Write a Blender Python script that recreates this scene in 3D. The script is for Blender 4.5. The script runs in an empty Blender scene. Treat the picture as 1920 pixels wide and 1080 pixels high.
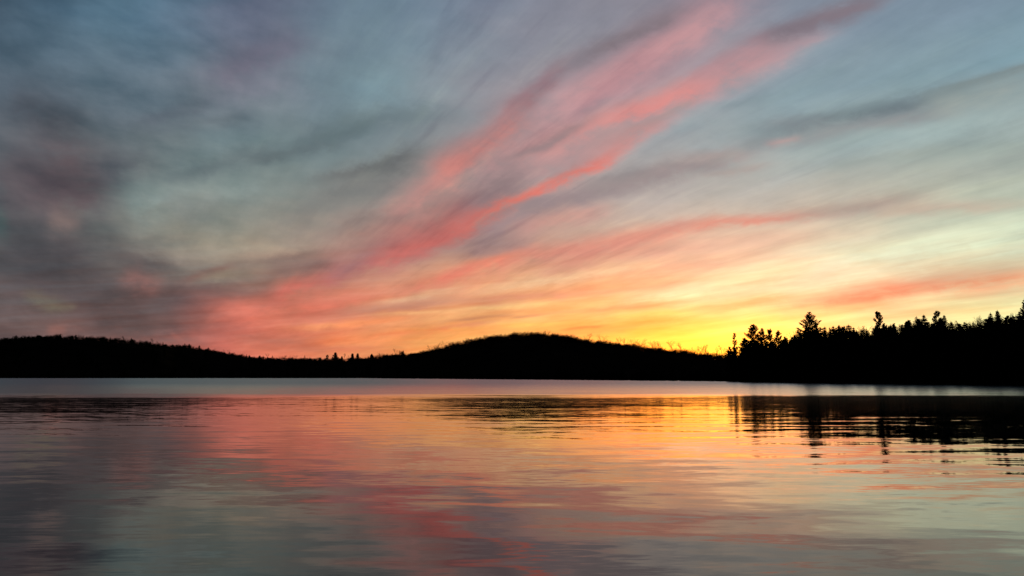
import bpy, math, random
import numpy as np
from mathutils import Vector, Matrix

# ------------------------------------------------------------------ camera
F = 1547.0                      # focal length in pixels of the 1920 px wide photograph
H = 2.0                         # eye height over the lake
P = math.atan(164.0 / F)        # camera pitched up
sc = bpy.context.scene
cam_d = bpy.data.cameras.new('camera'); cam = bpy.data.objects.new('camera', cam_d)
sc.collection.objects.link(cam); sc.camera = cam
cam_d.sensor_width = 36.0; cam_d.lens = 36.0 * F / 1920.0
cam_d.clip_start = 0.1; cam_d.clip_end = 20000
cam.location = (0, 0, H); cam.rotation_euler = (math.pi / 2 + P, 0, 0)

def ray(px, py):
    a, b = px - 960.0, 540.0 - py
    return (a, F * math.cos(P) - b * math.sin(P), F * math.sin(P) + b * math.cos(P))
def azel(px, py):               # direction of a photo pixel in degrees
    x, y, z = ray(px, py)
    return math.degrees(math.atan2(x, y)), math.degrees(math.atan2(z, math.hypot(x, y)))
def lin(c):
    return tuple(((v / 255.0) / 12.92 if v / 255.0 <= 0.04045 else ((v / 255.0 + 0.055) / 1.055) ** 2.4) for v in c)

sc.view_settings.view_transform = 'Standard'; sc.view_settings.look = 'None'
sc.view_settings.exposure = 0.0; sc.view_settings.gamma = 1.0
sc.render.film_transparent = False
sc.cycles.max_bounces = 5; sc.cycles.diffuse_bounces = 1; sc.cycles.glossy_bounces = 3
sc.cycles.sample_clamp_indirect = 4.0

# ------------------------------------------------------------------ sky (world nodes, a function of direction only)
world = bpy.data.worlds.new("World"); sc.world = world; world.use_nodes = True
world.cycles.sampling_method = 'NONE'
nt = world.node_tree; nt.nodes.clear()

class NB:
    def __init__(s, tree): s.t = tree
    def put(s, sock, v):
        if v is None: return
        if isinstance(v, bpy.types.NodeSocket): s.t.links.new(v, sock)
        else: sock.default_value = v
    def m(s, op, a, b=None, c=None, clamp=False):
        n = s.t.nodes.new('ShaderNodeMath'); n.operation = op; n.use_clamp = clamp
        for i, v in enumerate((a, b, c)): s.put(n.inputs[i], v)
        return n.outputs[0]
    def v(s, op, a, b=None, scale=None):
        n = s.t.nodes.new('ShaderNodeVectorMath'); n.operation = op
        s.put(n.inputs[0], a)
        if b is not None: s.put(n.inputs[1], b)
        if scale is not None: s.put(n.inputs['Scale'], scale)
        return n.outputs['Value'] if op in ('DOT_PRODUCT', 'LENGTH') else n.outputs[0]
    def xyz(s, x, y, z):
        n = s.t.nodes.new('ShaderNodeCombineXYZ')
        for i, v in enumerate((x, y, z)): s.put(n.inputs[i], v)
        return n.outputs[0]
    def sep(s, v):
        n = s.t.nodes.new('ShaderNodeSeparateXYZ'); s.put(n.inputs[0], v); return n.outputs
    def noise(s, vec, scale=1.0, detail=3.0, rough=0.5, dist=0.0, col=False):
        n = s.t.nodes.new('ShaderNodeTexNoise'); s.put(n.inputs['Vector'], vec)
        n.inputs['Scale'].default_value = scale; n.inputs['Detail'].default_value = detail
        n.inputs['Roughness'].default_value = rough; n.inputs['Distortion'].default_value = dist
        return n.outputs['Color'] if col else n.outputs['Fac']
    def mix(s, f, a, b, blend='MIX'):
        n = s.t.nodes.new('ShaderNodeMix'); n.data_type = 'RGBA'; n.blend_type = blend
        s.put(n.inputs[0], f); s.put(n.inputs[6], a); s.put(n.inputs[7], b)
        return n.outputs[2]
    def rng(s, v, a, b, c, d, kind='SMOOTHSTEP'):
        n = s.t.nodes.new('ShaderNodeMapRange'); n.interpolation_type = kind
        for i, x in enumerate((v, a, b, c, d)): s.put(n.inputs[i], x)
        return n.outputs[0]

W = NB(nt)
tc = nt.nodes.new('ShaderNodeTexCoord')
dirv = tc.outputs['Generated']
dx, dy, dz = W.sep(dirv)
az = W.m('MULTIPLY', W.m('ARCTAN2', dx, dy), 180 / math.pi)
el = W.m('MULTIPLY', W.m('ARCSINE', dz), 180 / math.pi)

# cloud-layer coordinates: the direction meets a high flat layer, turned so that the wind runs along one axis
A0 = math.radians(azel(250, 704)[0])
inv = W.m('DIVIDE', 1.0, W.m('ADD', W.m('MAXIMUM', dz, 0.0), 0.10))
along = W.m('MULTIPLY', W.v('DOT_PRODUCT', dirv, (math.sin(A0), math.cos(A0), 0)), inv)
across = W.m('MULTIPLY', W.v('DOT_PRODUCT', dirv, (math.cos(A0), -math.sin(A0), 0)), inv)
streak = W.noise(W.xyz(W.m('MULTIPLY', along, 0.55), W.m('MULTIPLY', across, 3.6), 3.1), 1.0, 6.0, 0.58, 0.35)
streak2 = W.noise(W.xyz(W.m('MULTIPLY', along, 2.3), W.m('MULTIPLY', across, 9.0), 7.7), 1.0, 5.0, 0.62, 0.6)
blot = W.noise(W.xyz(W.m('MULTIPLY', along, 1.7), W.m('MULTIPLY', across, 2.6), 1.7), 1.0, 5.0, 0.55, 0.5)
warpc = W.noise(W.xyz(W.m('MULTIPLY', az, 0.13), W.m('MULTIPLY', el, 0.33), 0.0), 1.0, 4.0, 0.55, 0.0, col=True)
wv = W.v('MULTIPLY', W.v('SUBTRACT', warpc, (0.5, 0.5, 0.5)), (5.0, 2.2, 0.0))
pos = W.xyz(az, el, 0.0)
posw = W.v('ADD', pos, wv)
pw = W.sep(posw)

# broad colours of the evening sky, at photo positions, resampled to azimuth / elevation
GX = [0, 240, 480, 720, 960, 1200, 1440, 1680, 1920]
GY = [-500, -180, 0, 90, 180, 270, 360, 450, 540, 630, 704]
GC = [
 [(40,52,68),(44,58,76),(50,62,80),(54,68,86),(58,72,90),(60,74,92),(60,76,94),(60,78,96),(62,80,98)],
 [(60,74,92),(64,92,112),(80,90,110),(90,110,130),(110,118,134),(120,120,134),(114,122,138),(106,124,142),(106,128,146)],
 [(72,88,104),(76,112,134),(98,106,126),(106,130,148),(132,137,151),(138,136,148),(134,138,154),(126,140,156),(126,146,162)],
 [(78,95,110),(88,119,138),(106,114,130),(116,140,152),(139,143,154),(146,146,156),(140,152,162),(130,154,166),(130,164,178)],
 [(84,97,107),(98,112,122),(118,127,138),(124,148,156),(146,143,151),(152,153,161),(140,159,167),(138,160,168),(144,162,164)],
 [(98,104,114),(100,112,120),(118,136,140),(118,132,134),(160,147,149),(158,160,163),(162,174,174),(162,180,178),(158,170,164)],
 [(84,96,98),(122,136,134),(128,141,138),(142,141,136),(160,146,147),(180,174,170),(192,184,172),(182,178,163),(174,180,166)],
 [(82,90,92),(128,130,122),(160,148,131),(168,138,128),(182,150,138),(210,178,157),(222,198,170),(222,214,184),(216,228,198)],
 [(98,91,90),(110,94,92),(138,112,104),(216,146,116),(238,178,128),(248,198,132),(252,238,184),(240,226,178),(240,210,160)],
 [(98,84,84),(150,102,94),(216,115,95),(240,150,95),(252,186,100),(255,204,88),(255,246,110),(255,246,160),(255,244,164)],
 [(118,90,86),(190,110,94),(226,122,98),(236,140,90),(252,172,78),(255,205,76),(255,240,74),(255,236,112),(255,232,120)],
]
GL = np.array([[lin(c) for c in r] for r in GC])
def grid_col(px, py):
    px = min(max(px, GX[0]), GX[-1]); py = min(max(py, GY[0]), GY[-1])
    i = min(np.searchsorted(GX, px, 'right') - 1, len(GX) - 2); j = min(np.searchsorted(GY, py, 'right') - 1, len(GY) - 2)
    fx = (px - GX[i]) / (GX[i + 1] - GX[i]); fy = (py - GY[j]) / (GY[j + 1] - GY[j])
    return (GL[j, i] * (1 - fx) + GL[j, i + 1] * fx) * (1 - fy) + (GL[j + 1, i] * (1 - fx) + GL[j + 1, i + 1] * fx) * fy
def to_px(a, e):                # azimuth / elevation in degrees -> photo pixel
    a, e = math.radians(a), math.radians(e)
    x, y, z = math.sin(a) * math.cos(e), math.cos(a) * math.cos(e), math.sin(e)
    d = y * math.cos(P) + z * math.sin(P); u = z * math.cos(P) - y * math.sin(P)
    return 960 + F * x / d, 540 - F * u / d
ELS = [0.0, 2.6, 5.6, 8.8, 12.0, 15.2, 18.4, 21.8, 25.2, 32.0, 42.0]
AZ0, AZ1 = -36.0, 36.0
azn = W.rng(pw[0], AZ0, AZ1, 0.0, 1.0, 'LINEAR')
base = None
for k, e in enumerate(ELS):
    n = nt.nodes.new('ShaderNodeValToRGB'); W.put(n.inputs[0], azn)
    r = n.color_ramp; r.interpolation = 'B_SPLINE' if False else 'CARDINAL'
    K = 13
    while len(r.elements) < K: r.elements.new(0.5)
    for q in range(K):
        r.elements[q].position = q / (K - 1)
        c = grid_col(*to_px(AZ0 + (AZ1 - AZ0) * q / (K - 1), e))
        r.elements[q].color = (c[0], c[1], c[2], 1)
    if base is None: base = n.outputs[0]
    else: base = W.mix(W.rng(pw[1], ELS[k - 1], e, 0.0, 1.0, 'LINEAR'), base, n.outputs[0])

# cloud streaks: (x0,y0,x1,y1, width up, width down, colour, strength, bend, roughness)
ST = [
 # left bank of dark cloud
 (70,280,90,560, 85,85, (92,82,90), .6, 0, 1), (150,560,420,600, 40,36, (104,88,90), .5, 0, 1),
 (640,500,930,385, 40,36, (182,126,118), .65, 0, 1), (560,585,1000,505, 26,26, (228,148,120), .6, 0, .9),
 (1000,500,1300,450, 24,24, (228,166,138), .55, 0, .8),
 (140,250,90,400, 60,60, (98,88,93), .75, 0, 1), (60,400,40,520, 60,70, (80,82,86), .75, 0, 1),
 (150,300,290,300, 22,26, (93,98,105), .7, 0, 1), (230,272,360,258, 20,22, (100,113,119), .6, 0, 1),
 (70,480,360,590, 40,40, (90,82,84), .7, 10, 1), (150,545,420,600, 26,26, (96,84,84), .7, 0, 1),
 (0,610,330,612, 20,26, (104,86,84), .6, 0, 1),
 (240,385,300,370, 30,30, (130,145,141), .6, 0, 1), (250,372,470,352, 18,16, (133,148,147), .55, 0, 1),
 (310,330,520,280, 14,16, (106,119,124), .7, 0, 1), (560,250,830,205, 16,22, (108,124,130), .6, 0, 1),
 (560,395,800,285, 24,34, (126,126,124), .6, 0, 1.3), (320,395,420,380, 26,28, (143,142,136), .35, 0, 1),
 (400,160,560,70, 26,28, (122,116,134), .55, 0, 1), (420,180,560,150, 14,20, (126,128,142), .5, 0, 1),
 (640,150,760,170, 30,30, (122,148,158), .5, 0, 1),
 (110,300,160,380, 30,30, (118,98,102), .5, 0, 1), (95,405,150,425, 22,22, (128,112,108), .6, 0, 1),
 (40,555,110,575, 9,9, (124,118,102), .6, 0, 1.3), (80,578,135,572, 5,6, (126,119,103), .55, 0, 1),
 (235,505,300,535, 20,22, (150,102,96), .6, 0, 1), (335,528,450,492, 7,9, (140,108,100), .8, 0, .8),
 (380,522,500,495, 8,10, (158,140,120), .6, 0, .8), (-20,415,20,415, 26,26, (82,100,100), .6, 0, 1),
 (240,605,330,598, 10,10, (104,84,82), .6, 0, 1), (90,617,130,617, 8,8, (140,98,90), .6, 0, 1),
 # further unlit wisps
 (330,240,470,215, 9,12, (104,116,124), .6, 0, 1.2), (470,300,640,262, 9,12, (104,116,120), .65, 0, 1.2),
 (600,330,780,290, 10,14, (112,114,114), .7, 0, 1.2), (560,265,700,235, 8,10, (104,120,124), .6, 0, 1.2),
 (250,240,400,190, 14,16, (92,100,112), .5, 0, 1.2), (20,180,160,240, 26,30, (84,86,94), .6, 0, 1.2),
 (0,330,60,300, 20,24, (92,86,92), .6, 0, 1.2), (60,330,180,350, 24,26, (94,84,90), .7, 0, 1.2),
 (450,500,600,470, 9,11, (134,114,108), .6, 0, 1.1), (200,470,330,500, 18,20, (104,94,94), .6, 0, 1.2),
 (660,420,760,390, 12,14, (140,126,122), .6, 0, 1.1), (1120,340,1330,296, 11,14, (140,134,138), .6, 0, 1),
 (1000,385,1180,350, 10,12, (146,130,134), .7, 0, 1), (1600,205,1800,165, 9,14, (122,138,144), .6, 0, 1),
 (980,200,1050,150, 10,10, (140,118,126), .7, 0, 1), (1480,60,1640,0, 10,14, (128,122,136), .6, 0, 1),
 (1560,310,1760,280, 7,9, (156,164,158), .6, 0, 1), (1300,190,1420,150, 8,9, (158,150,156), .5, 0, 1),
 # warm mass over the notch of the hills
 (380,600,700,560, 26,34, (224,118,97), .75, 0, .8), (440,640,580,640, 10,14, (176,112,94), .5, 0, .8),
 (520,552,660,500, 18,16, (214,108,96), .8, 0, .8), (600,520,830,445, 30,20, (156,112,112), .85, 0, .8),
 (500,515,620,490, 16,14, (140,112,106), .6, 0, .8), (390,545,520,560, 12,14, (130,98,94), .5, 0, .8),
 # salmon streak high in the middle
 (990,240,1410,-30, 44,40, (192,146,150), .8, 0, .8), (1060,200,1330,20, 22,26, (198,148,150), .6, 0, 1),
 (940,222,1060,120, 11,13, (148,118,126), .85, 0, .8), (1060,128,1270,20, 16,14, (140,127,134), .8, 0, .8),
 (800,345,980,215, 24,22, (208,130,122), .85, 0, .8), (820,325,890,298, 12,13, (220,130,118), .8, 0, 1),
 (730,400,880,310, 26,24, (194,138,132), .7, 0, 1), (880,330,1060,240, 30,26, (190,142,140), .6, 0, 1),
 # second streak
 (1000,290,1320,140, 20,24, (204,142,139), .85, 0, 1), (1240,195,1500,70, 24,24, (190,146,148), .8, 0, 1),
 (1150,228,1330,150, 13,13, (216,140,136), .8, 0, 1.3), (1430,105,1560,60, 10,10, (176,146,152), .6, 0, 1),
 (1400,82,1660,-10, 14,16, (138,126,136), .85, 0, .8), (940,305,1110,232, 8,9, (148,128,130), .8, 0, .9),
 (1150,270,1290,190, 7,8, (156,142,142), .6, 0, .8), (1200,270,1330,215, 12,14, (150,162,167), .6, 0, .8),
 (1070,318,1250,228, 14,14, (200,140,137), .75, 0, 1.2), (980,330,1180,250, 16,14, (182,142,142), .6, 0, 1.2),
 (1300,150,1440,80, 20,18, (190,144,148), .6, 0, 1.1),
 # dark and coral pair in the centre
 (840,410,990,325, 22,22, (142,120,122), .85, 0, 1), (720,470,880,395, 30,24, (186,112,106), .7, 0, 1),
 (880,450,1110,350, 22,26, (150,132,135), .85, 0, .8), (860,470,1010,455, 18,16, (158,126,122), .7, 0, .8),
 (1080,362,1420,278, 18,20, (154,140,140), .85, 0, .8), (1240,300,1400,290, 12,12, (178,162,156), .6, 0, 1),
 (890,412,1150,292, 8,10, (216,118,107), .9, -4, 1.8), (690,500,930,395, 15,15, (200,108,100), .8, 0, 1.1),
 (960,430,1130,395, 14,14, (206,150,138), .6, 0, .8),
 # lower coral streaks
 (760,545,1000,470, 11,13, (226,130,108), .9, -2, .6), (960,485,1300,425, 15,17, (221,146,126), .85, 0, .7),
 (1270,428,1540,398, 9,9, (216,140,122), .85, -3, 1.3), (1440,398,1740,374, 14,12, (184,164,149), .85, 0, .7),
 (1640,398,1930,382, 9,9, (196,168,150), .6, 0, .7), (1180,470,1500,440, 16,20, (232,186,156), .5, 0, .7),
 # pale bands
 (930,540,1250,488, 9,10, (242,206,158), .75, 0, .6), (700,570,860,540, 5,7, (230,184,142), .7, 0, .6),
 (1180,560,1640,480, 14,18, (250,238,180), .8, 0, .5), (1500,500,1950,425, 24,28, (222,230,198), .75, 0, .5),
 (470,600,640,585, 7,8, (196,112,92), .6, 0, .9), (560,615,760,600, 5,6, (250,158,104), .7, 0, .8),
 (500,655,700,650, 5,6, (206,118,92), .6, 0, .8), (700,592,900,578, 4,5, (250,182,120), .7, 0, .7),
 (880,578,1080,566, 4,4, (252,206,132), .7, 0, .7), (760,622,900,618, 4,4, (254,186,96), .7, 0, .7),
 (880,560,1060,552, 4,5, (206,146,118), .6, 0, .7), (1130,596,1300,586, 4,4, (255,222,120), .7, 0, .6),
 (1100,582,1260,574, 3.5,4, (240,170,110), .6, 0, .6), (940,612,1090,606, 4,5, (255,204,104), .7, 0, .7),
 # grey and amber streaks near the sunset
 (620,590,860,562, 9,9, (188,130,108), .75, 0, .6), (830,570,1100,545, 9,9, (226,156,118), .75, 0, .6),
 (1080,552,1290,530, 7,8, (240,176,130), .6, 0, .6), (830,604,960,590, 4,4, (200,146,106), .8, 0, .7),
 (820,618,935,603, 4,4, (204,142,100), .75, 0, .7), (640,640,900,610, 7,8, (240,140,90), .75, 0, .7),
 (960,595,1020,588, 2.5,2.5, (214,156,108), .7, 0, .7), (1000,588,1260,566, 4,5, (236,178,118), .6, 0, .6),
 (1010,636,1300,598, 7,8, (252,166,86), .8, 0, .6), (1060,620,1130,612, 2.5,2.5, (246,140,80), .7, 0, .6),
 (1290,582,1480,562, 8,9, (252,188,118), .75, 0, .6), (1270,612,1520,592, 7,6, (250,204,100), .7, 0, .6),
 (1440,575,1700,548, 10,12, (250,178,126), .8, 0, .5), (1520,562,1990,505, 12,20, (242,156,114), .95, -2, .5),
 (1480,585,1700,568, 7,8, (252,200,130), .7, 0, .5), (1700,528,1960,488, 14,12, (204,178,146), .7, 0, .5),
 # grey streak on the right
 (1430,240,1800,172, 14,24, (120,134,140), 1.0, 4, .7), (1480,266,1780,205, 12,14, (146,146,147), .9, 0, .7),
 (1440,228,1560,228, 11,16, (143,146,150), .4, 0, 1.2), (1395,268,1460,262, 9,10, (134,140,144), .7, 0, 1),
 (1740,172,1990,108, 4,11, (126,140,142), 1.0, 0, .5), (1440,268,1500,258, 6,6, (190,152,148), .5, 0, 1),
 (1740,200,1960,150, 16,26, (158,166,160), .7, 0, .6), (1320,330,1440,310, 7,7, (172,158,152), .7, 0, 1.2),
 (1560,262,1960,215, 14,18, (164,182,180), .6, 0, .6), (1700,292,1930,270, 12,16, (154,166,158), .5, 0, .7),
 (1340,205,1440,180, 7,8, (134,150,156), .6, 0, 1), (1270,245,1370,220, 8,9, (146,158,162), .6, 0, 1),
]
# edge noise shared by all streaks (degrees)
puff = W.noise(W.xyz(W.m('MULTIPLY', az, 0.55), W.m('MULTIPLY', el, 1.0), 2.0), 1.0, 5.0, 0.62, 0.4)
e1 = W.m('ADD', W.m('MULTIPLY', W.m('SUBTRACT', streak2, 0.5), 3.0), W.m('MULTIPLY', W.m('SUBTRACT', puff, 0.5), 5.0))
smod = W.m('ADD', W.m('MULTIPLY_ADD', puff, 1.5, -0.45), W.m('MULTIPLY', streak, 1.42))
smod = W.m('MINIMUM', W.m('MULTIPLY', smod, W.m('ADD', 0.7, W.m('MULTIPLY', streak2, 0.6))), 1.12)
wv2 = W.v('MULTIPLY', wv, (0.45, 0.45, 0))
pos2 = W.v('ADD', pos, wv2)
PXD = math.degrees(1 / F)
col = base
for (x0, y0, x1, y1, wu, wd, c, s, bend, rg) in ST:
    if max(c) < 142: c = tuple(v * 0.93 for v in c); s = min(1.0, s * 1.15)      # thick unlit cloud
    a0 = Vector(azel(x0, y0)); a1 = Vector(azel(x1, y1)); mid = (a0 + a1) / 2; d = a1 - a0; L = d.length; d /= L
    nrm = Vector((-d.y, d.x))
    if nrm.y < 0: nrm = -nrm
    q = W.v('SUBTRACT', pos2, (mid.x, mid.y, 0))
    sL = W.v('DOT_PRODUCT', q, (d.x * 1.9 / L, d.y * 1.9 / L, 0))
    nn = W.v('DOT_PRODUCT', q, (nrm.x, nrm.y, 0))
    s2 = W.m('MULTIPLY', sL, sL)
    if bend:
        nn = W.m('MULTIPLY_ADD', s2, -bend * PXD, W.m('ADD', nn, bend * PXD))
    nn = W.m('MULTIPLY_ADD', e1, rg * 0.22 * min(1.0, (wu + wd) / 30.0), nn)
    nn = W.m('MAXIMUM', W.m('MULTIPLY', nn, 1 / (1.15 * wu * PXD)), W.m('MULTIPLY', nn, -1 / (1.15 * wd * PXD)))
    E = W.m('ADD', W.m('MULTIPLY', nn, nn), W.m('MULTIPLY', s2, s2))
    g = W.m('MULTIPLY', W.m('EXPONENT', W.m('MULTIPLY', E, -1.0)), W.m('MULTIPLY', smod, s * 0.93), clamp=True)
    cl = lin(c)
    col = W.mix(g, col, (cl[0], cl[1], cl[2], 1))
# fine structure of the cirrus
fine = W.m('ADD', W.m('MULTIPLY', W.m('SUBTRACT', streak, 0.5), 0.38), W.m('MULTIPLY', W.m('SUBTRACT', streak2, 0.5), 0.20))
fine = W.m('ADD', fine, W.m('MULTIPLY', W.m('SUBTRACT', blot, 0.5), 0.30))
fine = W.m('ADD', fine, W.m('MULTIPLY', W.m('SUBTRACT', puff, 0.5), 0.16))
gr = W.m('ADD', 1.0, fine)
col = W.v('SCALE', col, scale=gr)
low = W.noise(W.xyz(W.m('MULTIPLY', az, 0.14), W.m('MULTIPLY', W.m('SUBTRACT', el, W.m('MULTIPLY', az, 0.10)), 1.5), 9.0), 1.0, 4.0, 0.55, 0.2)
low = W.m('MULTIPLY', W.m('MULTIPLY', W.m('SUBTRACT', low, 0.5), W.rng(el, 4.0, 11.0, 1.0, 0.0)), 0.9)
col = W.v('MULTIPLY', col, W.xyz(W.m('ADD', 1.0, W.m('MULTIPLY', low, 0.35)), W.m('ADD', 1.0, low), W.m('ADD', 1.0, W.m('MULTIPLY', low, 1.2))))
# thin wisps between the heavier bands, and lumps in the bank on the left
wispn = W.noise(W.xyz(W.m('MULTIPLY', along, 0.95), W.m('MULTIPLY', across, 6.5), 14.0), 1.0, 7.0, 0.60, 0.15)
hi = W.m('MULTIPLY', W.rng(el, 4.0, 8.0, 0.0, 1.0), W.m('MULTIPLY', W.rng(az, -20.0, -4.0, 0.3, 1.0), W.rng(az, 3.0, 16.0, 1.0, 0.45)))
wd = W.m('MULTIPLY', W.rng(wispn, 0.50, 0.68, 0.0, 0.17), hi)
wl = W.m('MULTIPLY', W.rng(wispn, 0.34, 0.48, 0.11, 0.0), hi)
col = W.v('MULTIPLY', col, W.xyz(W.m('ADD', W.m('SUBTRACT', 1.0, W.m('MULTIPLY', wd, 0.9)), wl), W.m('ADD', W.m('SUBTRACT', 1.0, wd), wl), W.m('ADD', W.m('SUBTRACT', 1.0, W.m('MULTIPLY', wd, 0.8)), W.m('MULTIPLY', wl, 0.6))))
lump = W.noise(W.xyz(W.m('MULTIPLY', W.m('ADD', az, W.m('MULTIPLY', el, 0.5)), 0.26), W.m('MULTIPLY', el, 0.55), 23.0), 1.0, 4.0, 0.50, 0.1)
lm = W.m('MULTIPLY', W.m('SUBTRACT', lump, 0.5), W.rng(az, -26.0, -9.0, 1.2, 0.2))
col = W.v('MULTIPLY', col, W.xyz(W.m('ADD', 1.0, W.m('MULTIPLY', lm, 1.15)), W.m('ADD', 1.0, W.m('MULTIPLY', lm, 0.9)), W.m('ADD', 1.0, W.m('MULTIPLY', lm, 0.8))))
tint = W.m('MULTIPLY', W.m('SUBTRACT', blot, 0.5), 0.12)
col = W.v('MULTIPLY', col, W.xyz(W.m('ADD', 1.0, tint), 1.0, W.m('SUBTRACT', 1.0, tint)))
# afterglow where the sun went down
sa, se = azel(1345, 672)
ga = W.m('DIVIDE', W.m('SUBTRACT', az, sa), 6.5); ge = W.m('DIVIDE', W.m('SUBTRACT', el, se), 2.3)
gl = W.m('EXPONENT', W.m('MULTIPLY', W.m('ADD', W.m('MULTIPLY', ga, ga), W.m('MULTIPLY', ge, ge)), -1.0))
col = W.v('ADD', col, W.v('SCALE', (0.9, 0.42, 0.0), scale=gl))
ga = W.m('DIVIDE', W.m('SUBTRACT', az, sa), 9.0); ge = W.m('DIVIDE', W.m('SUBTRACT', el, se), 4.6)
gl = W.m('EXPONENT', W.m('MULTIPLY', W.m('ADD', W.m('MULTIPLY', ga, ga), W.m('MULTIPLY', ge, ge)), -1.0))
col = W.v('ADD', col, W.v('SCALE', (1.8, 0.02, 0.0), scale=gl))
# the east, behind the viewer, is already dark
back = W.rng(W.m('ABSOLUTE', az), 42.0, 110.0, 0.0, 1.0)
col = W.mix(back, col, (0.012, 0.017, 0.026, 1))
bg = nt.nodes.new('ShaderNodeBackground'); W.put(bg.inputs['Color'], col); bg.inputs['Strength'].default_value = 1.0
wo = nt.nodes.new('ShaderNodeOutputWorld'); nt.links.new(bg.outputs[0], wo.inputs[0])

# the sun has just gone behind the hills
sun_d = bpy.data.lights.new('sun', 'SUN'); sun_d.energy = 0.3; sun_d.angle = math.radians(0.5); sun_d.color = (1.0, 0.55, 0.25)
sun = bpy.data.objects.new('sun', sun_d); sc.collection.objects.link(sun)
sv = Vector((math.sin(math.radians(sa)), math.cos(math.radians(sa)), math.tan(math.radians(0.8))))
sun.rotation_euler = sv.to_track_quat('Z', 'Y').to_euler()

# ------------------------------------------------------------------ helpers
def mesh_obj(name, verts, faces, mat, parent=None, smooth=False):
    me = bpy.data.meshes.new(name)
    verts = np.asarray(verts, dtype=np.float32).reshape(-1, 3); faces = np.asarray(faces, dtype=np.int32)
    nf, k = faces.shape
    me.vertices.add(len(verts)); me.vertices.foreach_set('co', verts.ravel())
    me.loops.add(nf * k); me.loops.foreach_set('vertex_index', faces.ravel())
    me.polygons.add(nf); me.polygons.foreach_set('loop_start', np.arange(nf, dtype=np.int32) * k)
    me.polygons.foreach_set('loop_total', np.full(nf, k, dtype=np.int32))
    me.update(calc_edges=True); me.validate()
    if smooth: me.polygons.foreach_set('use_smooth', np.ones(nf, dtype=bool))
    me.materials.append(mat)
    o = bpy.data.objects.new(name, me); sc.collection.objects.link(o)
    if parent: o.parent = parent
    return o

def mat_simple(name, c1, c2, scale, rough=0.9):
    m = bpy.data.materials.new(name); m.use_nodes = True; t = m.node_tree; B = NB(t)
    bs = t.nodes['Principled BSDF']
    g = t.nodes.new('ShaderNodeNewGeometry')
    f = B.noise(g.outputs['Position'], scale, 4, 0.6)
    f = B.rng(f, 0.35, 0.65, 0, 1)
    B.put(bs.inputs['Base Color'], B.mix(f, (*c1, 1), (*c2, 1)))
    bs.inputs['Roughness'].default_value = rough
    bs.inputs['Specular IOR Level'].default_value = 0.0
    return m
M_needle = mat_simple('needles', (0.008, 0.014, 0.007), (0.016, 0.022, 0.010), 0.8)
M_bark = mat_simple('bark', (0.020, 0.014, 0.010), (0.035, 0.025, 0.018), 3.0)
M_twig = mat_simple('twigs', (0.022, 0.014, 0.009), (0.036, 0.024, 0.016), 1.0)
M_ground = mat_simple('forest_floor', (0.006, 0.005, 0.004), (0.012, 0.009, 0.006), 0.05)
M_rock = mat_simple('shore_rock', (0.02, 0.019, 0.018), (0.045, 0.042, 0.04), 2.0)

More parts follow.
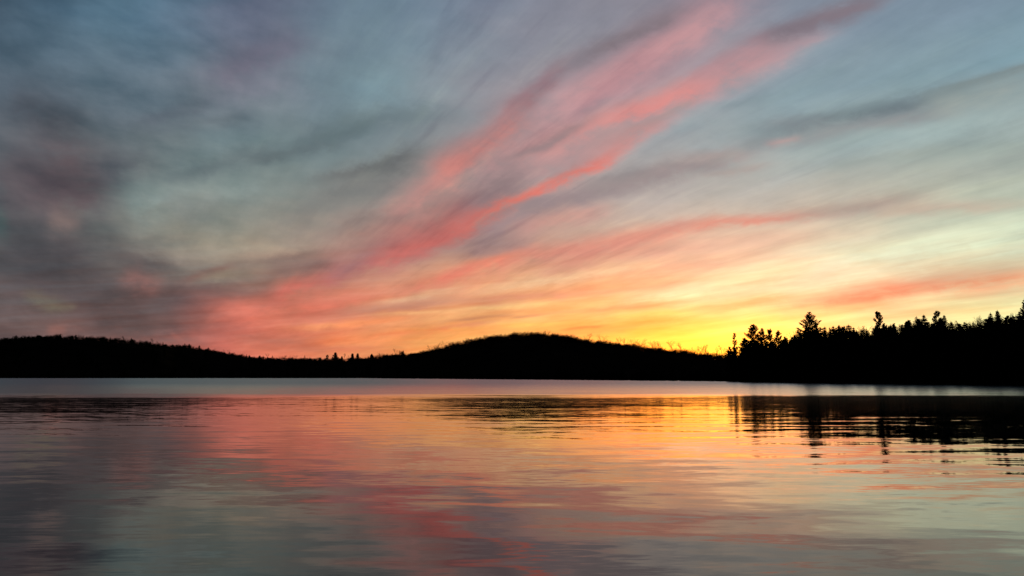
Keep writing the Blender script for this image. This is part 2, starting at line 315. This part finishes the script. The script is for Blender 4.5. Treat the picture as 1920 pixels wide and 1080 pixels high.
# ------------------------------------------------------------------ lake
def water_material():
    m = bpy.data.materials.new('lake_surface'); m.use_nodes = True; t = m.node_tree; B = NB(t)
    bs = t.nodes['Principled BSDF']; g = t.nodes.new('ShaderNodeNewGeometry')
    p = g.outputs['Position']; X, Y, Z = B.sep(p)
    # wind-ruffled far water, glassy near water
    edge = B.m('MULTIPLY', B.m('SUBTRACT', B.noise(B.xyz(B.m('MULTIPLY', X, 0.02), B.m('MULTIPLY', Y, 0.05), 0), 1, 5, 0.65), 0.5), 46.0)
    yy = B.m('ADD', Y, edge)
    ruf = B.m('ADD', B.rng(yy, 72.0, 94.0, 0.0, 0.5), B.rng(Y, 85.0, 230.0, 0.0, 0.5))
    B.put(bs.inputs['Roughness'], B.m('MULTIPLY_ADD', ruf, 0.14, B.rng(Y, 26.0, 72.0, 0.02, 0.07, 'LINEAR')))
    bs.inputs['Base Color'].default_value = (0.004, 0.007, 0.008, 1)
    B.put(bs.inputs['IOR'], B.m('MULTIPLY_ADD', ruf, 0.75, 1.333))   # raised above real water out there to brighten the reflection, offsetting facet masking
    def layer(sx, sy, rot, z, detail, rough, ax, ay):
        c, s = math.cos(rot), math.sin(rot)
        u = B.m('ADD', B.m('MULTIPLY', X, c * sx), B.m('MULTIPLY', Y, s * sx))
        v = B.m('ADD', B.m('MULTIPLY', X, -s * sy), B.m('MULTIPLY', Y, c * sy))
        n = B.noise(B.xyz(u, v, z), 1.0, detail, rough, 0.2, col=True)
        return B.v('MULTIPLY', B.v('SUBTRACT', n, (0.5, 0.5, 0.5)), (ax, ay, 0))
    sl = layer(0.13, 0.45, -0.10, 1.0, 3, 0.5, 0.012, 0.032)       # long swell
    sl = B.v('ADD', sl, layer(0.9, 2.6, -0.16, 5.0, 4, 0.6, 0.020, 0.042))   # ripples
    rip = layer(1.8, 7.5, 0.08, 9.0, 4, 0.6, 0.016, 0.06)
    patch = B.rng(B.noise(B.xyz(B.m('MULTIPLY', X, 0.07), B.m('MULTIPLY', Y, 0.10), 4), 1, 3, 0.5), 0.42, 0.62, 0.15, 1.0)
    sl = B.v('ADD', sl, B.v('SCALE', rip, scale=patch))
    # trains of small regular waves rolling towards the viewer
    for lam, rot, amp, z in ((2.6, -0.06, 0.0060, 21.0), (1.5, -0.14, 0.0050, 33.0), (0.8, 0.05, 0.0035, 47.0)):
        k = 2 * math.pi / lam
        ph = B.m('ADD', B.m('MULTIPLY', X, k * math.sin(rot)), B.m('MULTIPLY', Y, k * math.cos(rot)))
        wob = B.noise(B.xyz(B.m('MULTIPLY', X, 0.34 / lam), B.m('MULTIPLY', Y, 0.28 / lam), z), 1, 2, 0.5)
        env = B.rng(B.noise(B.xyz(B.m('MULTIPLY', X, 0.16 / lam), B.m('MULTIPLY', Y, 0.16 / lam), z + 5), 1, 2, 0.5), 0.38, 0.62, 0.1, 1.0)
        sy = B.m('MULTIPLY', B.m('SINE', B.m('ADD', ph, B.m('MULTIPLY', wob, 12.0))), B.m('MULTIPLY', env, amp))
        sl = B.v('ADD', sl, B.xyz(0.0, sy, 0.0))
    sl = B.v('ADD', sl, B.xyz(0.0, B.m('MULTIPLY', ruf, -0.11), 0.0))    # steep lee faces of the wind waves
    nrm = B.v('NORMALIZE', B.v('ADD', sl, (0, 0, 1)))
    B.put(bs.inputs['Normal'], nrm)
    return m
M_water = water_material()
wo_ = mesh_obj('water', [(-6000, -60, 0), (6000, -60, 0), (6000, 7000, 0), (-6000, 7000, 0)], [(0, 1, 2, 3)], M_water)
wo_['kind'] = 'structure'; wo_['label'] = 'calm lake mirroring the sunset, ruffled towards the far shore'

# ------------------------------------------------------------------ far hills
rngn = np.random.default_rng(5)
def interp(tab, x):
    return np.interp(x, [a for a, _ in tab], [b for _, b in tab])
SKY = [(-1400,640),(-900,650),(-500,632),(-250,640),(-60,638),(0,634),(15,631),(40,629),(100,628),(150,630),(200,633),(250,638),(300,645),(315,647),(340,645),(370,652),(400,657),(440,663),(470,668),(520,670),(600,671),(680,672),(700,668),(720,665),(760,664),(790,661),(810,655),(850,645),(880,638),(920,630),(960,626),(1000,624),(1040,626),(1080,632),(1110,640),(1150,643),(1190,648),(1220,653),(1260,657),(1290,660),(1320,663),(1365,665),(1450,668),(1700,668),(2000,660),(2400,650),(3200,650)]
SHORE = [(-1400,709),(0,709),(690,709),(730,709.6),(960,711.4),(1365,714.8),(1500,715),(3200,715)]
RID = [(-1400,900),(0,850),(300,850),(330,1050),(480,1100),(640,900),(760,820),(850,640),(1000,600),(1200,560),(1365,520),(3200,600)]
TH = [(-1400,4),(0,4),(300,4),(330,3),(480,3),(640,3),(780,3),(850,3.8),(1100,3.8),(1250,3.2),(1365,4),(3200,6)]
def px_dir(px):                 # horizontal unit-depth direction at the horizon
    return (px - 960.0) / math.hypot(F, 164.0)
def shore_d(px):
    return H * math.hypot(F, 164.0) / (interp(SHORE, px) - 704.0)
def ridge_z(px, D):             # terrain height at the ridge so that trees reach the skyline
    x, y, z = ray(px, interp(SKY, px))
    return H + D * z / y - interp(TH, px)
cols = np.arange(-1400, 3201, 10.0)
NR = 34
V = []; Fc = []
def terr(px, t):                # t: 0 shore, 1 ridge, up to 2 beyond
    ds, dr = shore_d(px), interp(RID, px)
    D = ds + (dr - ds) * t
    zr = ridge_z(px, dr)
    s = min(t, 1.0); prof = (0.30 * s + 0.70 * (s * s * (3 - 2 * s)))
    z = zr * prof if t <= 1 else zr * max(0.2, 1 - 0.9 * (t - 1) ** 1.5)
    if t <= 1: z = min(z, (zr + 0.0) * 1.0)
    w = math.sin(px * 0.013 + t * 5) * 1.5 * min(t, 1) * (1 - min(t, 1)) * 4
    return D, z + w - (0.6 if t == 0 else 0)
for px in cols:
    for k in range(NR + 1):
        t = 2.0 * k / NR
        D, z = terr(px, t)
        V.append((D * px_dir(px), D, z))
n1 = NR + 1
for i in range(len(cols) - 1):
    for k in range(NR):
        a = i * n1 + k; Fc.append((a, a + n1, a + n1 + 1, a + 1))
hl = mesh_obj('hills', V, Fc, M_ground, smooth=True); hl['kind'] = 'structure'; hl['label'] = 'dark wooded hills along the far shore'

# ------------------------------------------------------------------ tree builders (numpy triangles)
class Tri:
    def __init__(s): s.v = []; s.f = []; s.n = 0
    def add(s, v, f):
        s.v.append(np.asarray(v, float)); s.f.append(np.asarray(f, int) + s.n); s.n += len(v)
    def tube(s, p0, p1, r0, r1, k=3):
        p0 = np.array(p0, float); p1 = np.array(p1, float); d = p1 - p0; L = np.linalg.norm(d)
        if L < 1e-6: return
        d /= L; a = np.cross(d, (0, 0, 1.0));
        if np.linalg.norm(a) < 1e-3: a = np.array((1.0, 0, 0))
        a /= np.linalg.norm(a); b = np.cross(d, a)
        an = np.arange(k) * 2 * math.pi / k
        ring = np.cos(an)[:, None] * a + np.sin(an)[:, None] * b
        v = np.concatenate([p0 + ring * r0, p1 + ring * r1])
        f = []
        for i in range(k):
            j = (i + 1) % k; f += [(i, j, k + j), (i, k + j, k + i)]
        s.add(v, f)
    def tufts(s, pts, size, rng, up=0.3, flat=1.0):
        n = len(pts)
        if n == 0: return
        pts = np.asarray(pts)
        d = rng.normal(size=(n, 3)); d[:, 2] = d[:, 2] * flat + up; d /= np.linalg.norm(d, axis=1)[:, None]
        e = rng.normal(size=(n, 3)); e[:, 2] *= flat; e -= (e * d).sum(1)[:, None] * d; e /= np.linalg.norm(e, axis=1)[:, None]
        L = size * rng.uniform(0.6, 1.4, (n, 1)); w = L * rng.uniform(0.25, 0.45, (n, 1))
        v = np.stack([pts - e * w, pts + e * w, pts + d * L], 1).reshape(-1, 3)
        s.add(v, np.arange(3 * n).reshape(n, 3))
    def arrays(s):
        return np.concatenate(s.v), np.concatenate(s.f)

def pine(h, rad, rng, sparse=0.0, flat_top=0.3, dens=1.0, base=0.35, upsweep=0.35, tuft=0.27, step=1.0, limbs=True, knee=0.38):
    """white pine: whorls of upswept limbs carrying needle tufts in plates"""
    tr = Tri(); cr = Tri()
    lean = rng.normal(0, 0.012, 2); pts = [np.array((0, 0, 0.0))]
    ns = 8
    for i in range(1, ns + 1):
        z = h * i / ns; pts.append(np.array((lean[0] * z + rng.normal(0, 0.04), lean[1] * z + rng.normal(0, 0.04), z)))
    r0 = h * 0.016
    for i in range(ns): tr.tube(pts[i], pts[i + 1], r0 * (1 - i / ns) + 0.03, r0 * (1 - (i + 1) / ns) + 0.03, 7)
    z = h * base
    while z < h * 0.985:
        u = (z / h - base) / (1 - base)
        prof = min(1.0, ((1 - u) / knee) ** (0.85 - 0.35 * flat_top))
        nb = rng.integers(4, 7)
        a0 = rng.uniform(0, 6.28)
        for b in range(nb):
            if rng.random() < sparse: continue
            a = a0 + b * 6.283 / nb + rng.normal(0, 0.25)
            L = rad * prof * rng.uniform(0.55, 1.2) + 0.25
            zz = z + rng.normal(0, 0.12)
            c = np.array((lean[0] * zz, lean[1] * zz, zz))
            el0 = rng.uniform(-0.15, 0.25) * (1 - u) + u * 0.55; tip = upsweep + u * 0.6 + rng.uniform(-.1, .2)
            p = c; nseg = 4; seg = L / nseg
            bp = [p]
            for q in range(nseg):
                e = el0 + (tip - el0) * q / (nseg - 1)
                aa = a + rng.normal(0, 0.1)
                p = p + seg * np.array((math.cos(aa) * math.cos(e), math.sin(aa) * math.cos(e), math.sin(e)))
                bp.append(p)
            for q in range(nseg if limbs else 0):
                tr.tube(bp[q], bp[q + 1], 0.07 * (1 - q / nseg) + 0.03, 0.07 * (1 - (q + 1) / nseg) + 0.03, 3)
            nt_ = int(L * 44 * dens)
            tt = rng.uniform(0.18, 1.0, nt_) ** 0.7 * nseg
            iq = np.minimum(tt.astype(int), nseg - 1); fr = tt - iq
            bpa = np.array(bp); pp = bpa[iq] * (1 - fr[:, None]) + bpa[iq + 1] * fr[:, None]
            side = np.array((-math.sin(a), math.cos(a), 0))
            sp = L * 0.22 * (0.3 + 0.7 * np.sin(np.clip(tt / nseg, 0, 1) * math.pi * 0.85))
            pp = pp + side * (rng.uniform(-1, 1, nt_) * sp)[:, None] + rng.normal(0, 0.05, (nt_, 3)) + np.array((0, 0, 0.05))
            cr.tufts(pp, tuft, rng, up=0.6, flat=0.35)
        z += rng.uniform(0.5, 0.9) * (1.15 - 0.5 * u) * max(1.0, h / 18) * step
    top = np.array((lean[0] * h, lean[1] * h, h))
    cr.tufts(top + rng.normal(0, 0.14, (30, 3)) - np.array((0, 0, 0.15)), tuft, rng, up=1.2)
    return tr, cr

def spruce(h, rad, rng, dens=1.0, base=0.08, tuft=0.2, step=1.0, limbs=True, knee=0.5):
    """narrow dense conifer with a pointed leader and drooping boughs"""
    tr = Tri(); cr = Tri()
    tr.tube((0, 0, 0), (0, 0, h * 0.55), h * 0.014, h * 0.008, 7); tr.tube((0, 0, h * 0.55), (0, 0, h), h * 0.008, 0.02, 7)
    z = h * base
    while z < h - 0.25:
        u = (z / h - base) / (1 - base)
        L0 = rad * min(1.0, ((1 - u) / knee) ** 0.95) + 0.08
        nb = rng.integers(6, 9) if limbs else 5; a0 = rng.uniform(0, 6.28)
        for b in range(nb):
            a = a0 + b * 6.283 / nb + rng.normal(0, 0.2); L = L0 * rng.uniform(0.65, 1.15)
            dz_ = L * (0.45 * u - 0.25)
            p0 = np.array((0, 0, z)); p1 = p0 + np.array((math.cos(a) * L, math.sin(a) * L, dz_))
            if limbs: tr.tube(p0, p1, 0.03, 0.008, 3)
            n = int((10 if limbs else 4) + L * 26 * dens)
            t = rng.uniform(0.1, 1.0, n)[:, None]
            pp = p0 * (1 - t) + p1 * t
            side = np.array((-math.sin(a), math.cos(a), 0))
            pp = pp + side * (rng.uniform(-1, 1, n) * L * 0.22 * (1.1 - t[:, 0]))[:, None] + rng.normal(0, 0.04, (n, 3))
            cr.tufts(pp, tuft * (0.7 + 0.3 * (1 - u)), rng, up=0.1, flat=0.6)
        z += rng.uniform(0.22, 0.4) * max(1.0, h / 16) * step
    cr.tufts(np.stack([np.zeros(20), np.zeros(20), rng.uniform(h - 0.7, h, 20)], 1) + rng.normal(0, 0.03, (20, 3)), 0.16, rng, up=1.0)
    return tr, cr

def bare(h, rad, rng, depth=5, thick=0.02, nk=3, first=0.3):
    """leafless hardwood: forking limbs down to twigs. Returns trunk and crown triangles"""
    tr = Tri(); cr = Tri()
    def grow(p, d, L, r, lev):
        nseg = 2
        for q in range(nseg):
            d = d + rng.normal(0, 0.10, 3); d[2] += 0.05; d /= np.linalg.norm(d)
            p2 = p + d * L / nseg
            (tr if lev == 0 else cr).tube(p, p2, max(r * (1 - 0.2 * q), thick), max(r * (0.8 - 0.2 * q), thick * 0.8), 6 if lev == 0 else 3)
            p = p2
            if lev < depth and lev > 0 and q == 0:
                d3 = d + rng.normal(0, 0.45, 3); d3 /= np.linalg.norm(d3)
                grow(p, d3, L * rng.uniform(0.5, 0.7), r * 0.5, lev + 1)
        if lev >= depth: return
        for b in range(nk if lev < 2 else 2):
            sp = 0.55 if lev else 0.6
            d2 = d + rng.normal(0, sp, 3) * np.array((rad, rad, 0.5)); d2[2] = max(d2[2], 0.1); d2 /= np.linalg.norm(d2)
            grow(p, d2, L * rng.uniform(0.6, 0.82), r * 0.62, lev + 1)
    grow(np.array((0, 0, 0.0)), np.array((0, 0, 1.0)), h * first, h * 0.012, 0)
    # scale to exact height
    v = np.concatenate(tr.v + cr.v); k = h / v[:, 2].max()
    tr.v = [a * k for a in tr.v]; cr.v = [a * k for a in cr.v]
    return tr, cr

def join(*ts):
    vs, fs, n = [], [], 0
    for t in ts:
        v, f = t.arrays(); vs.append(v); fs.append(f + n); n += len(v)
    return np.concatenate(vs), np.concatenate(fs)
def scatter(name, protos, places, mat, label):
    """many plants as one mass; places: (x,y,z,height scale,width scale,rotation,proto)"""
    vs, fs, n = [], [], 0
    for (x, y, z, sh, sw, a, k) in places:
        v, f = protos[k]; c, s = math.cos(a), math.sin(a)
        w = np.empty_like(v); w[:, 0] = (v[:, 0] * c - v[:, 1] * s) * sw + x; w[:, 1] = (v[:, 0] * s + v[:, 1] * c) * sw + y; w[:, 2] = v[:, 2] * sh + z
        vs.append(w.astype(np.float32)); fs.append(f + n); n += len(v)
    o = mesh_obj(name, np.concatenate(vs), np.concatenate(fs), mat)
    o['kind'] = 'stuff'; o['label'] = label
    return o

# prototypes with unit height, for the far slopes
R = np.random.default_rng(11)
far_bare = []
for i in range(7):
    h = 10.0
    v, f = join(*bare(h, 0.9, np.random.default_rng(100 + i), depth=4 if i < 4 else 3, thick=0.035, nk=3)); v = v / np.percentile(v[:, 2], 95); v[:, 2] = np.minimum(v[:, 2], 1.03 + 0.03 * np.sin(v[:, 0] * 40)); far_bare.append((v, f))
far_con = []
for i in range(5):
    rg = np.random.default_rng(200 + i)
    v, f = join(*spruce(9.0, 1.7, rg, dens=0.12, tuft=0.75, step=2.2, limbs=False)); far_con.append((v / 9.0, f))
for i in range(3):
    rg = np.random.default_rng(240 + i)
    v, f = join(*pine(11.0, 2.6, rg, dens=0.16, tuft=0.8, base=0.25, step=1.6, limbs=False)); far_con.append((v / 11.0, f))
print('proto tris', [len(f) for v, f in far_bare], [len(f) for v, f in far_con])

def slope_places(px0, px1, n_ridge, n_slope, kinds, hmul=1.0, seed=1):
    rg = np.random.default_rng(seed); out = []
    for i in range(n_ridge + n_slope):
        px = rg.uniform(px0, px1)
        t = rg.uniform(0.90, 1.06) if i < n_ridge else rg.uniform(0.02, 0.92)
        D, z = terr(px, t)
        k0 = kinds(px, rg); k = k0
        clump = 1.0 + 0.22 * math.sin(px * 0.31 + 1.7 * math.sin(px * 0.083)) + 0.12 * math.sin(px * 0.77)
        vis = interp(TH, px) * clump * (0.55 + 0.55 * rg.random()) if t > .88 else rg.uniform(6, 9)
        if k0 >= nbp: vis *= 0.8 if px < 780 else 0.6
        hh = max(vis + 1.0, 9.0 * rg.uniform(0.85, 1.1))
        wid = hh * rg.uniform(0.7, 1.0)
        if k < nbp: k = k % 4 if i < n_ridge else 4 + k % 3
        out.append((D * px_dir(px), D, z + vis - hh, hh, wid, rg.uniform(0, 6.28), k))
    return out
protos = far_bare + far_con
nbp = len(far_bare)
kb = lambda px, rg: int(rg.integers(0, nbp)) if rg.random() < 0.93 else nbp + int(rg.integers(0, 8))
kl = lambda px, rg: nbp + int(rg.integers(0, len(far_con))) if rg.random() < 0.5 else int(rg.integers(0, nbp))
scatter('woodland', protos, slope_places(-300, 790, 1700, 400, kl, seed=2), M_needle, 'dark mixed wood covering the long low hill on the left far shore')
scatter('woodland', protos, slope_places(770, 1420, 1350, 150, kb, seed=3), M_twig, 'leafless hardwood forest covering the rounded hill in the middle')

# ------------------------------------------------------------------ lone trees in the notch of the far hills
def tree_thing(name, label, x, y, z, kind, h, rad, seed, group, **kw):
    rg = np.random.default_rng(seed)
    root = bpy.data.objects.new(name, None); sc.collection.objects.link(root)
    root.location = (x, y, z); root['label'] = label; root['category'] = 'tree'
    if group: root['group'] = group
    fn = {'pine': pine, 'spruce': spruce, 'bare': bare}[kind]
    tr, cr = fn(h, rad, rg, **kw)
    v, f = tr.arrays(); mesh_obj('trunk', v, f, M_bark, root)
    v, f = cr.arrays(); mesh_obj('crown', v, f, M_twig if kind == 'bare' else M_needle, root)
    return root
def top_z(px, py, Y):
    x, y, z = ray(px, py); return H + Y * z / y
def place(name, label, px, py, wpx, D, zb, kind, seed, group, **kw):
    x, y, z = ray(px, py); X = D * x / y; h = H + D * z / y - zb
    rad = wpx * D / y
    if kind == 'bare': rad = kw.pop('spread', 0.9)
    return tree_thing(name, label, X, D, zb, kind, h, rad, seed, group, **kw)
NOTCH = 'lone conifers in the notch of the far hills'
for i, (px, py, w, kd, lab) in enumerate([
    (629, 662, 5.0, 'pine', 'broad small pine standing alone in the low notch of the far hills'),
    (641, 668, 1.6, 'spruce', 'tiny pointed spruce just right of the broad lone pine in the notch'),
    (661, 664, 3.6, 'pine', 'left tree of the close pair of small pines in the notch'),
    (671, 664, 3.8, 'pine', 'right tree of the close pair of small pines in the notch'),
    (697, 664, 3.0, 'spruce', 'short dark conifer where the middle hill starts to rise')]):
    D, z = terr(px, 1.0)
    place('pine_tree' if kd == 'pine' else 'spruce_tree', lab, px, py - 0.5, w * 1.15, D, z - 0.5, kd, 300 + i, NOTCH, dens=2.0, tuft=0.55, base=0.15, **({'knee': 0.8} if kd == 'pine' else {}))

# ------------------------------------------------------------------ wooded point on the right
def pt_shore(px):               # distance of the waterline of the point
    return H * math.hypot(F, 164.0) / (np.interp(px, [1340, 1372, 1500, 1700, 1920, 2300, 3200], [714.6, 715.0, 717.4, 719.6, 722.0, 727, 735]) - 704.0)
def pt_z(px, s):                # ground height s metres behind the waterline
    k = np.interp(px, [1340, 1372, 1500, 1920, 3200], [0.0, 0.3, 1.0, 1.3, 1.5])
    return k * (0.5 + 4.5 * (1 - math.exp(-s / 35.0))) - (0.9 if s <= 0 else 0)
V = []; Fc = []
pc = np.concatenate([np.arange(1340, 1960, 6.0), np.arange(1960, 3200, 30.0)])
ss = [0, 0.8, 2, 5, 10, 18, 30, 45, 65, 95, 130, 180]
for px in pc:
    for s in ss:
        D = pt_shore(px) + s + 0.6 * math.sin(px * 0.21) * (s < 3)
        V.append((D * px_dir(px), D, pt_z(px, s)))
for i in range(len(pc) - 1):
    for k in range(len(ss) - 1):
        a = i * len(ss) + k; Fc.append((a, a + len(ss), a + len(ss) + 1, a + 1))
g = mesh_obj('ground', V, Fc, M_ground, smooth=True); g['kind'] = 'structure'; g['label'] = 'low wooded point reaching into the lake on the right'

# skyline trees of the point: px, top y, half width px, kind, extra distance, label
TR = [
 (1377, 626, 6, 'snag', 6, 'thin ragged pine at the very tip of the wooded point'),
 (1369, 652, 9, 'low', 4, 'low spreading young pine leaning over the water at the tip of the point'),
 (1411, 609, 19, 'pine', 8, 'full dark pine, tallest of the cluster at the tip of the point'),
 (1395, 634, 12, 'pine', 5, 'shorter pine filling the gap between the thin ragged pine and the full tall one'),
 (1428, 617, 12, 'pine', 10, 'pine just right of the tallest of the tip cluster, with a rounded top'),
 (1443, 619, 8, 'tuft', 12, 'slim open pine in the middle of the tip cluster'),
 (1457, 621, 11, 'pine', 12, 'flat-topped pine that closes the tip cluster on its right'),
 (1471, 632, 7, 'pine', 12, 'small pine in the dip right of the tip cluster'),
 (1485, 630, 9, 'spruce', 14, 'rounded low conifer in the dip left of the big pine'),
 (1496, 617, 7, 'spruce', 14, 'slender conifer touching the left side of the big pine'),
 (1518, 586, 22, 'pine', 12, 'big broad pine with upswept limbs, tallest on the left half of the point'),
 (1546, 612, 9, 'spruce', 18, 'small pointed spruce just right of the big broad pine'),
 (1562, 611, 10, 'spruce', 20, 'blunt dense spruce, second to the right of the big broad pine'),
 (1573, 609, 8, 'spruce', 20, 'pointed spruce in the middle of the row right of the big broad pine'),
 (1591, 608, 15, 'spruce', 18, 'wide cone-shaped spruce ending the row right of the big broad pine'),
 (1602, 609, 10, 'bare', 26, 'pale leafless tree behind the wide cone-shaped spruce'),
 (1622, 612, 10, 'bare', 22, 'leafless tree in the gap left of the tufted pine'),
 (1645, 587, 11, 'tuft', 16, 'tall tufted pine with open clumps, standing alone above the woods'),
 (1657, 606, 9, 'spruce', 20, 'conifer leaning on the right flank of the tufted pine'),
 (1667, 610, 7, 'spruce', 24, 'lowest small conifer right of the tufted pine'),
 (1685, 607, 9, 'bare', 26, 'leafless tree in the dip between the tufted pine and the twin spruces'),
 (1702, 602, 9, 'tuft', 22, 'open-branched small pine just left of the twin spruces'),
 (1718, 593, 11, 'spruce', 22, 'left one of the twin pointed spruces'),
 (1732, 590, 12, 'spruce', 24, 'right one of the twin pointed spruces'),
 (1758, 585, 11, 'tuft', 22, 'round-headed pine between the twin spruces and the leafless thicket'),
 (1770, 591, 10, 'spruce', 24, 'spruce pressed against the right side of the round-headed pine'),
 (1784, 603, 9, 'spruce', 26, 'low conifer just left of the leafless thicket'),
 (1801, 600, 8, 'bare', 28, 'small leafless tree at the left end of the leafless thicket'),
 (1818, 592, 12, 'bare', 28, 'broad leafless tree, tallest of the leafless thicket'),
 (1838, 593, 11, 'bare', 30, 'leafless tree at the right end of the thicket beside the small spruces'),
 (1857, 586, 8, 'spruce', 30, 'shorter of the two small spruces near the right edge'),
 (1870, 581, 10, 'spruce', 30, 'taller sharp spruce near the right edge'),
 (1887, 588, 11, 'bare', 34, 'leafless tree right of the tallest sharp spruce'),
 (1907, 585, 11, 'bare', 34, 'rightmost leafless tree, beside the pine cut by the frame'),
 (1926, 560, 15, 'pine', 26, 'tall pine cut off by the right edge of the picture'),
]
names = {'snag': 'pine_tree', 'low': 'pine_tree', 'pine': 'pine_tree', 'tuft': 'pine_tree', 'spruce': 'spruce_tree', 'bare': 'bare_tree'}
grp = {'pine_tree': 'pines on the skyline of the right point', 'spruce_tree': 'spruces on the skyline of the right point', 'bare_tree': 'leafless trees on the skyline of the right point'}
for i, (px, py, w, kd, s, lab) in enumerate(TR):
    D = pt_shore(px) + s; zb = pt_z(px, s) - 0.2; nm = names[kd]; sd = 400 + i
    if kd == 'bare': place(nm, lab, px, py, w, D, zb, 'bare', sd, grp[nm], depth=6, thick=0.026, spread=0.8, first=0.28)
    elif kd == 'spruce': place(nm, lab, px, py, w * 1.7, D, zb, 'spruce', sd, grp[nm], base=0.25, dens=1.5, tuft=0.26)
    elif kd == 'snag': place(nm, lab, px, py, w, D, zb, 'pine', sd, grp[nm], sparse=0.25, flat_top=1.0, dens=0.9, base=0.3, upsweep=0.7)
    elif kd == 'low': place(nm, lab, px, py, w, D, zb, 'pine', sd, grp[nm], sparse=0.1, base=0.2, dens=1.2)
    elif kd == 'tuft': place(nm, lab, px, py, w, D, zb, 'pine', sd, grp[nm], sparse=0.35, flat_top=1.2, dens=1.3, base=0.35, upsweep=0.6)
    else: place(nm, lab, px, py, w * 1.25, D, zb, 'pine', sd, grp[nm], dens=1.1, base=0.25, flat_top=-0.2, knee=0.5, upsweep=0.2)

# the closed mass of the wood below the skyline trees
mid_con = []
for i in range(6):
    v, f = join(*spruce(12.0, 2.1 + 0.12 * i, np.random.default_rng(600 + i), dens=0.6, base=0.04, tuft=0.4, step=1.4, knee=0.75, limbs=False)); mid_con.append((v / 12.0, f))
for i in range(2):
    v, f = join(*pine(13.0, 2.6, np.random.default_rng(620 + i), dens=0.6, base=0.12, tuft=0.36, step=1.0, knee=0.6)); mid_con.append((v / 13.0, f))
mid_bare = []
for i in range(5):
    v, f = join(*bare(11.0, 0.9, np.random.default_rng(640 + i), depth=4, thick=0.03)); mid_bare.append((v / 11.0, f))
MASS = [(1340,700),(1362,676),(1380,656),(1400,645),(1430,640),(1470,640),(1490,634),(1510,620),(1550,618),(1600,616),(1615,624),(1640,613),(1670,613),(1690,614),(1710,605),(1740,603),(1780,608),(1800,610),(1840,606),(1870,598),(1890,600),(1920,590),(2100,580),(3200,560)]
pl = []; rg = np.random.default_rng(77)
for i in range(560):
    px = rg.uniform(1362, 1990) if i < 480 else rg.uniform(1990, 2700)
    s = rg.uniform(1.5, 16) if i < 220 else rg.uniform(16, 60)
    D = pt_shore(px) + s; zb = pt_z(px, s) - 0.3
    top = interp(MASS, px) - 5 + rg.exponential(11.0) * (1 if s > 16 else 1.8)
    h = max(top_z(px, top, D) - zb, 2.0)
    k = int(rg.integers(0, 8)) if rg.random() < 0.8 else 8 + int(rg.integers(0, 5))
    pl.append((D * px_dir(px), D, zb, h, max(h, 6) * rg.uniform(0.75, 1.15), rg.uniform(0, 6.28), k))
scatter('woodland', mid_con + mid_bare, pl, M_needle, 'dense dark mass of the wood on the right point, below its skyline trees')
# low growth at the water's edge
pl = []
for i in range(900):
    px = rg.uniform(1345, 2200); s = rg.uniform(0.2, 3.5); D = pt_shore(px) + s; h = rg.uniform(0.8, 2.8)
    pl.append((D * px_dir(px), D, max(pt_z(px, s), 0) - 0.1, h, h * 1.6, rg.uniform(0, 6.28), int(rg.integers(0, 8))))
scatter('shore_bushes', far_con, pl, M_needle, 'low dark bushes lining the waterline of the right point')
pl = []
for i in range(900):
    px = rg.uniform(-250, 1380); D = shore_d(px) + rg.uniform(0.5, 12); h = rg.uniform(2.0, 5.0)
    pl.append((D * px_dir(px), D, -0.2, h, h * 1.5, rg.uniform(0, 6.28), nbp + int(rg.integers(0, 5))))
scatter('shore_bushes', protos, pl, M_needle, 'low dark growth lining the far waterline under the hills')
